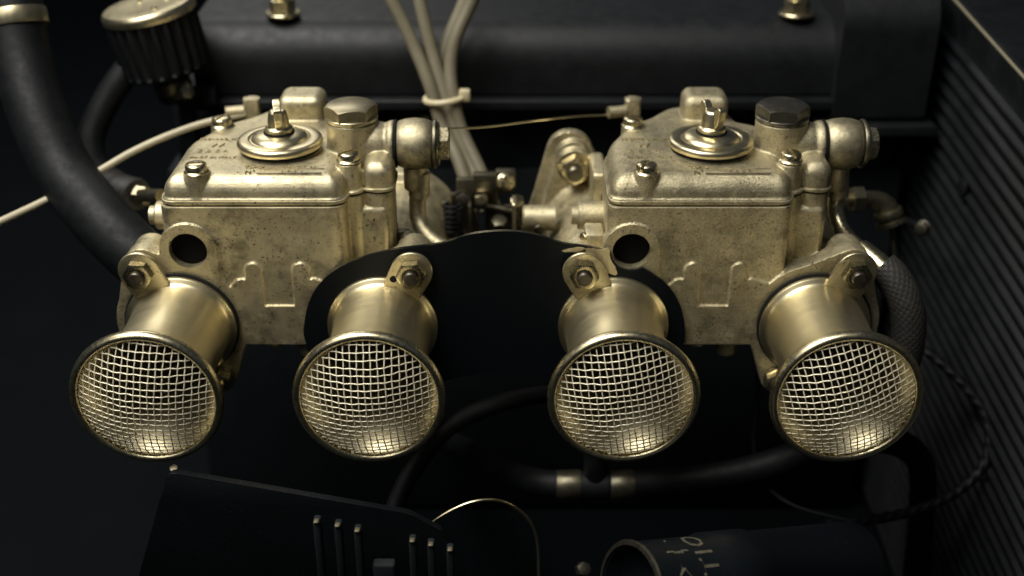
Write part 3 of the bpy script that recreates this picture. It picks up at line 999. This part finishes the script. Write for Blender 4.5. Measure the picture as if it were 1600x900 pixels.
fh = thing('fuel_hose', 'braided black fuel hose on a bent metal pipe beside the ribbed wing panel', 'hose', at(1310, 290, 43))
o1 = at(1310, 290, 43)
pipe_pts = [r_(1309, 296, 43), r_(1306, 330, 41), r_(1316, 360, 34), r_(1338, 384, 24), r_(1362, 404, 16)]
obj('ferrule', MB().tube([r_(1310, 268, 43), r_(1309, 305, 43)], 4.9, 28, spline=False), 'banjo', fh)
obj('pipe', MB().tube(pipe_pts, 3.7, 20), 'steel', fh)
obj('crimp_sleeve', MB().tube([r_(1344, 388, 22), r_(1362, 404, 16), r_(1384, 424, 10)], [4.6, 5.2, 5.6], 28), 'steel', fh)
def weave(an, s):
    return 0.42 * max(abs(math.sin(8 * an + s * 1.05)), abs(math.sin(8 * an - s * 1.05 + 0.8))) - 0.35
hose_pts = [r_(1376, 416, 12), r_(1396, 436, 8), r_(1414, 470, 4), r_(1420, 510, 2), r_(1412, 560, 2), r_(1390, 610, 4), r_(1350, 680, 10)]
obj('braided_hose', MB().tube(hose_pts, 7.6, 144, step=0.45, disp=weave), 'braid', fh, 60)

# ================================================================== cables and leads
cb = thing('choke_cable', 'pale straight choke cable running from the cable post down past the big black hose', 'cable', at(380, 178, 112))
o1 = at(380, 178, 112)
obj('outer_sheath', MB().tube([r_(-30, 360, 40), r_(75, 311, 62), r_(150, 270, 78), r_(205, 238, 88), r_(262, 212, 97), r_(320, 192, 105), r_(384, 178, 112)], 1.75, 16), 'cable', cb)

tag(obj('throttle_wire', MB().tube(spots([(700, 201, 60), (760, 198, 80), (840, 188, 96), (910, 181, 108), (985, 179, 114)]), 0.5, 8), 'strand'), 'thin bare wire stretched level between the two carburettors', 'wire')

LEADS = [([(600, -20, 168), (622, 20, 165), (648, 75, 160), (672, 135, 152), (690, 195, 146), (716, 250, 135), (742, 330, 120)], 'tan ignition lead on the hose side of the tied bundle'),
         ([(652, -20, 172), (660, 20, 168), (675, 80, 162), (692, 140, 154), (712, 200, 146), (740, 262, 135), (760, 330, 120)], 'middle tan ignition lead of the tied bundle'),
         ([(748, -20, 166), (734, 10, 165), (712, 60, 160), (704, 105, 156), (708, 150, 150), (722, 205, 144), (752, 270, 132), (775, 330, 120)], 'tan ignition lead bowing out on the wing panel side of the bundle'),
         ([(735, -20, 182), (718, 20, 178), (697, 70, 172), (690, 110, 166), (700, 160, 160), (716, 210, 152), (735, 270, 140)], 'shaded ignition lead at the back of the tied bundle')]
for pts, lab in LEADS:
    tag(obj('ignition_lead', MB().tube(spots(pts), 3.5, 18), 'lead'), lab, 'lead', 'ignition leads tied together')
c0 = at(696, 152, 152)
ring = []
for i in range(33):
    a = 2 * math.pi * i / 32
    ring.append((c0.x + 10.8 * math.cos(a), c0.y + 9.0 * math.sin(a), c0.z + 1.4 * math.cos(a)))
t = thing('cable_tie', 'pale nylon cable tie strapped round the ignition leads', 'cable tie', c0)
obj('strap', MB().tube([Vector(p) - c0 for p in ring], 1.7, 10), 'tie', t)
obj('ratchet_head', MB().box((10.5, -3.5, 2.4), (6, 5, 6.5), 1.2), 'tie', t)

# ================================================================== left: hoses and breather filter
bh = thing('coolant_hose', 'thick black rubber hose sweeping down past the tarnished carburettor', 'hose', at(40, 40, 110))
o1 = at(40, 40, 110)
obj('hose_wall', MB().tube([r_(10, -60, 130), r_(22, 20, 118), r_(34, 90, 108), r_(60, 180, 92), (r_(105, 275, 74)), r_(165, 350, 52), r_(232, 415, 40), r_(300, 470, 50), r_(340, 540, 80)], 14.2, 40, step=2), 'rubber', bh)
cdir = (r_(34, 70, 112) - r_(18, 0, 120)).normalized()
obj('metal_clip', MB().lathe([(14.0, -4), (15.2, -4), (15.4, -3.6), (15.4, 3.6), (15.2, 4), (14.0, 4)], r_(24, 30, 116.5), cdir, 56, loop=True), 'hexcap', bh)

h2 = thing('breather_hose', 'slimmer black hose curving from the breather filter to a brass fitting', 'hose', at(200, 100, 165))
o1 = at(200, 100, 165)
obj('hose_wall', MB().tube([r_(232, 70, 175), r_(200, 108, 165), r_(165, 160, 155), r_(142, 215, 142), r_(148, 258, 128), r_(172, 288, 112), r_(205, 303, 98)], 7.4, 28), 'rubber', h2)
obj('ribbed_cuff', MB().tube([r_(168, 285, 114), r_(190, 298, 104), r_(215, 305, 94)], 8.2, 40, step=0.5, disp=lambda an, s: 0.6 * math.sin(s * 1.9)), 'braid', h2)
obj('brass_fitting', MB().tube([r_(212, 305, 95), r_(252, 306, 80)], 3.4, 20, spline=False).hexa(r_(214, 305, 94), (1, -0.3, 0), 9, 6), 'steel', h2)

bf = thing('breather_filter', 'small round pleated breather filter with a shiny metal cap', 'filter', at(262, 108, 170))
ax = Vector((-0.16, -0.05, 1)).normalized()
def pleat(an, r, h):
    return r * (1 + 0.045 * math.cos(22 * an)) if 2.5 < h < 33 else r
obj('pleated_body', MB().lathe([(0, 0), (22, 0), (23.6, 1.6), (23.4, 3), (23.4, 17), (23.4, 32), (23.4, 33.5), (0, 33.5)], (0, 0, 0), ax, 264, radial=pleat), 'rubber', bf)
obj('metal_cap', MB().lathe([(23.2, 31.5), (24.8, 31.5), (25.0, 34), (24.6, 35.6), (23.6, 36.6), (20, 37.0), (14, 36.6), (0, 36.4)], (0, 0, 0), ax, 72), 'chrome', bf)
for an in (0.6, 2.2, 3.8):
    u, v, a = frame_for(ax)
    obj('cap_rivet', MB().lathe([(0, 36.6), (1.6, 36.6), (1.2, 37.6), (0, 37.8)], (u * math.cos(an) + v * math.sin(an)) * 11, ax, 16), 'steel', bf)
obj('filter_neck', MB().lathe([(0, -16), (9.5, -16), (9.5, 0.5), (0, 0.5)], (0, 0, 0), ax, 40), 'rubber', bf)
obj('clamp_band', MB().lathe([(9.4, -12), (10.3, -12), (10.3, -6), (9.4, -6)], (0, 0, 0), ax, 40, loop=True), 'dim', bf)
cs = at(285, 145, 160) - at(262, 108, 170)
obj('clamp_screw', MB().hexa(cs, (0.8, -0.5, 0.45), 8, 5).lathe([(0, -9), (1.8, -9), (1.8, -5), (2.6, -4.6), (2.6, -2.6), (1.6, -2.2), (1.6, 0), (0, 0)], cs, (0.8, -0.5, 0.45), 20), 'steel', bf)
obj('bracket_arm', MB().box(cs + Vector((0, 14, -6)), (30, 6, 10), 1).box(cs + Vector((-4, 20, -30)), (8, 8, 60), 1), 'block', bf)

# ================================================================== right: unions and bolt
un = thing('pipe_elbow', 'dull metal pipe union with hexagon and elbow behind the bent fuel pipe', 'pipe fitting', at(1345, 312, 95))
o1 = at(1345, 312, 95)
obj('pipe', MB().tube([r_(1265, 312, 80), r_(1310, 312, 88), r_(1345, 312, 95)], 3.2, 20), 'steel', un)
obj('hexagon', MB().hexa(r_(1330, 312, 92), (1, 0.1, 0), 12, 6), 'dim', un)
obj('elbow', MB().tube([r_(1345, 312, 95), r_(1368, 312, 98), r_(1384, 322, 98), r_(1392, 345, 96)], [4, 4.6, 5.6, 6.4], 24), 'dim', un)
ed = (r_(1394, 352, 95) - r_(1384, 322, 98)).normalized()
obj('collar_ring', MB().lathe([(0, -1.8), (7.2, -1.8), (7.4, -1), (7.4, 1), (7.2, 1.8), (0, 1.8)], r_(1388, 334, 97), ed, 32).lathe([(0, -1), (7.6, -1), (7.6, 1), (0, 1)], r_(1392, 348, 96), ed, 32), 'steel', un)
obj('thin_tail', MB().tube([r_(1393, 348, 96), r_(1398, 400, 92), r_(1400, 440, 90)], 1.4, 10), 'dim', un)
bb = thing('wing_bolt', 'small dull bolt head standing alone between fuel hose and ribbed panel', 'bolt', at(1442, 356, 110))
obj('head', MB().hexa((0, 0, 0), (-0.7, -1, 0.3), 6.0, 4, washer=4.0), 'bolt_dark', bb)
obj('shank', MB().tube([(0, 0, 0), (4, 40, -14)], 2, 16, spline=False), 'rubber', bb)

# ================================================================== below: hoses, shroud, fins and coil
th = thing('tee_hose', 'black tee hose with two metal bands slung below the middle stacks', 'hose', at(930, 757, 10))
o1 = at(930, 757, 10)
obj('hose_run', MB().tube([r_(700, 690, 190), r_(735, 705, 120), r_(765, 722, 70), r_(795, 740, 36), r_(838, 753, 16), (r_(890, 758, 10)), r_(975, 757, 10), r_(1080, 750, 10), r_(1180, 732, 12), r_(1270, 703, 18), r_(1350, 686, 26), r_(1410, 695, 34), r_(1440, 730, 44), r_(1440, 800, 60), r_(1430, 900, 80)], 7.0, 28), 'rubber', th)
obj('tee_branch', MB().tube([(0, 0, 0), r_(930, 700, 10), r_(932, 640, 16)], 5.6, 24), 'rubber', th)
obj('tee_collar', MB().tube([r_(912, 758, 10), r_(950, 757, 10)], 7.6, 28, spline=False), 'rubber', th)
for px in (888, 972):
    d = Vector((1, 0, 0))
    n = obj('metal_band', MB().tube([r_(px - 19, 758, 10), r_(px - 17, 758, 10), r_(px + 17, 757, 10), r_(px + 19, 757, 10)], [7.1, 7.4, 7.4, 7.1], 32, spline=False), 'dim', th)

ah = thing('vacuum_hose', 'slim dark hose arching up between the two middle stacks', 'hose', at(640, 740, -20))
o1 = at(640, 740, -20)
obj('hose_wall', MB().tube([r_(606, 830, -34), r_(618, 790, -28), r_(645, 735, -20), r_(700, 668, -6), r_(775, 632, 10), r_(860, 616, 26), r_(940, 620, 44)], 4.4, 20), 'rubber', ah)

tag(obj('earth_wire', MB().tube(spots([(596, 868, -62), (645, 838, -60), (695, 803, -58), (735, 785, -56), (770, 781, -54), (800, 790, -52), (828, 815, -52), (840, 850, -54), (842, 920, -60)]), 0.75, 10), 'strand'), 'thin brassy wire looping above the finned casting', 'wire')
tag(obj('wire_sleeve', MB().tube(spots([(592, 874, -62), (616, 858, -61), (648, 837, -60)]), 2.4, 14), 'rubber'), 'black sleeve over the end of the thin brassy wire', 'sleeve')
tag(obj('loom_wire', MB().tube(spots([(1186, 560, 30), (1182, 640, 26), (1178, 700, 22), (1192, 752, 14), (1240, 790, 6), (1330, 815, 0)]), 1.1, 10), 'rubber'), 'thin dark wire hanging below the outer stack by the braided hose', 'wire')
tag(obj('wiring_loom', MB().tube(spots([(1290, 818, 0), (1360, 812, 6), (1430, 797, 14), (1500, 765, 24), (1542, 715, 34), (1540, 650, 46), (1495, 590, 60), (1430, 535, 76)]), 2.5, 16, step=0.8, disp=lambda an, s: 0.3 * math.sin(3 * an + s * 0.9)), 'rubber'), 'dark taped wiring loom looping round beside the ribbed panel', 'wiring loom')

sh = thing('lower_shroud', 'black flat shroud panel with a chipped sloping top edge below the outer stack', 'shroud', at(400, 800, -70))
o1 = at(400, 800, -70)
pp = [(r_(px, py, -70).x, r_(px, py, -70).z) for px, py in ((264, 738), (250, 780), (200, 960), (780, 990), (690, 830), (640, 803))]
obj('panel', MB().prism(round_poly(pp, [3, 1, 1, 1, 1, 3], 4), 0, 3.2, 'XZ', 0.8, 2), 'shroud', sh)
obj('corner_rivet', MB().lathe([(0, 0), (2.0, 0), (1.6, 1.0), (0, 1.3)], r_(272, 733, -66), (0, -0.4, 1), 18), 'dim', sh)

fc = thing('finned_casting', 'dark finned casting with worn gold fin tips at the bottom edge', 'casting', at(590, 880, -96))
o1 = at(590, 880, -96)
obj('casting_body', MB().box(r_(600, 940, -90) + Vector((0, 6, -8)), (74, 14, 14), 2), 'block', fc)
obj('broad_fin', MB().box(r_(600, 896, -98) + Vector((0, 2.5, -8)), (9, 5, 24), 1.2, 3), 'block', fc)
for px, py in ((494, 816), (527, 822), (558, 830), (644, 846), (673, 852), (703, 860)):
    f = obj('fin', MB().box((0, 2.5, -16), (2.9, 5, 32), 0.9, 3), 'block', fc, loc=r_(px, py, -98))
    obj('fin_tip', MB().box((0, 0.6, 0.1), (1.9, 2.6, 0.8), 0.3, 2), 'gold', f)

ic = thing('ignition_coil', 'black cylindrical coil with worn pale lettering at the bottom edge', 'coil', at(1010, 915, -70))
a0, a1 = at(985, 922, -118), at(1330, 880, -60)
axis = (a1 - a0).normalized()
Lc = (a1 - a0).length
obj('coil_can', MB().lathe([(0, 11), (15.0, 10), (16.2, 8), (16.4, 0.4), (17.6, 0.4), (18.0, 3), (18.0, 36), (19.2, 38), (19.2, 58), (18.0, 60), (18, Lc), (0, Lc)], a0 - at(1010, 915, -70), axis, 72), 'paint', ic)
obj('crimped_rim', MB().lathe([(17.0, -0.6), (18.6, -0.4), (19.0, 0.6), (18.6, 1.6), (17.6, 1.8)], a0 - at(1010, 915, -70), axis, 72, loop=True), 'bolt_dark', ic)
# lettering wrapped on the can
def wrap(me, s0, ang0):
    u, v, a = frame_for(axis)
    base = a0 - at(1010, 915, -70)
    for vert in me.vertices:
        x, y, z_ = vert.co / S
        s = s0 - y
        th_ = ang0 - x / 18.15
        vert.co = (base + a * s + (u * math.cos(th_) + v * math.sin(th_)) * (18.1 + z_)) * S
    return me
def arc_for(p):
    """angle on the can of the spot that faces a given direction"""
    u, v, a = frame_for(axis)
    return math.atan2(Vector(p).dot(v), Vector(p).dot(u))
toward = (CAM - a0).normalized()
mid = arc_for(toward)
SGN = 1
letters = text_mesh('TIO', 12.5, 0.08, (0, 0, 0))
obj('worn_lettering', wrap(letters, 31, mid - 0.72), 'print', ic)
lg = MB().prism([(-9, 2), (3, 2), (3, -1), (12, 4.5), (3, 10), (3, 6.5), (-4, 6.5), (-9, 10), (-5, 5.5)], 0, 0.12, 'XY')
lgm = lg.mesh()
obj('worn_emblem', wrap(lgm, 19, mid - 0.55), 'print', ic)
obj('terminal_bolt', MB().hexa(at(908, 890, -120) - at(1010, 915, -70), (0.3, -0.7, 0.7), 4.6, 4), 'bolt_dark', ic)
obj('end_nut', MB().hexa(at(1322, 832, -20) - at(1010, 915, -70), (-0.3, -0.8, 0.6), 5, 4), 'bolt_dark', ic)
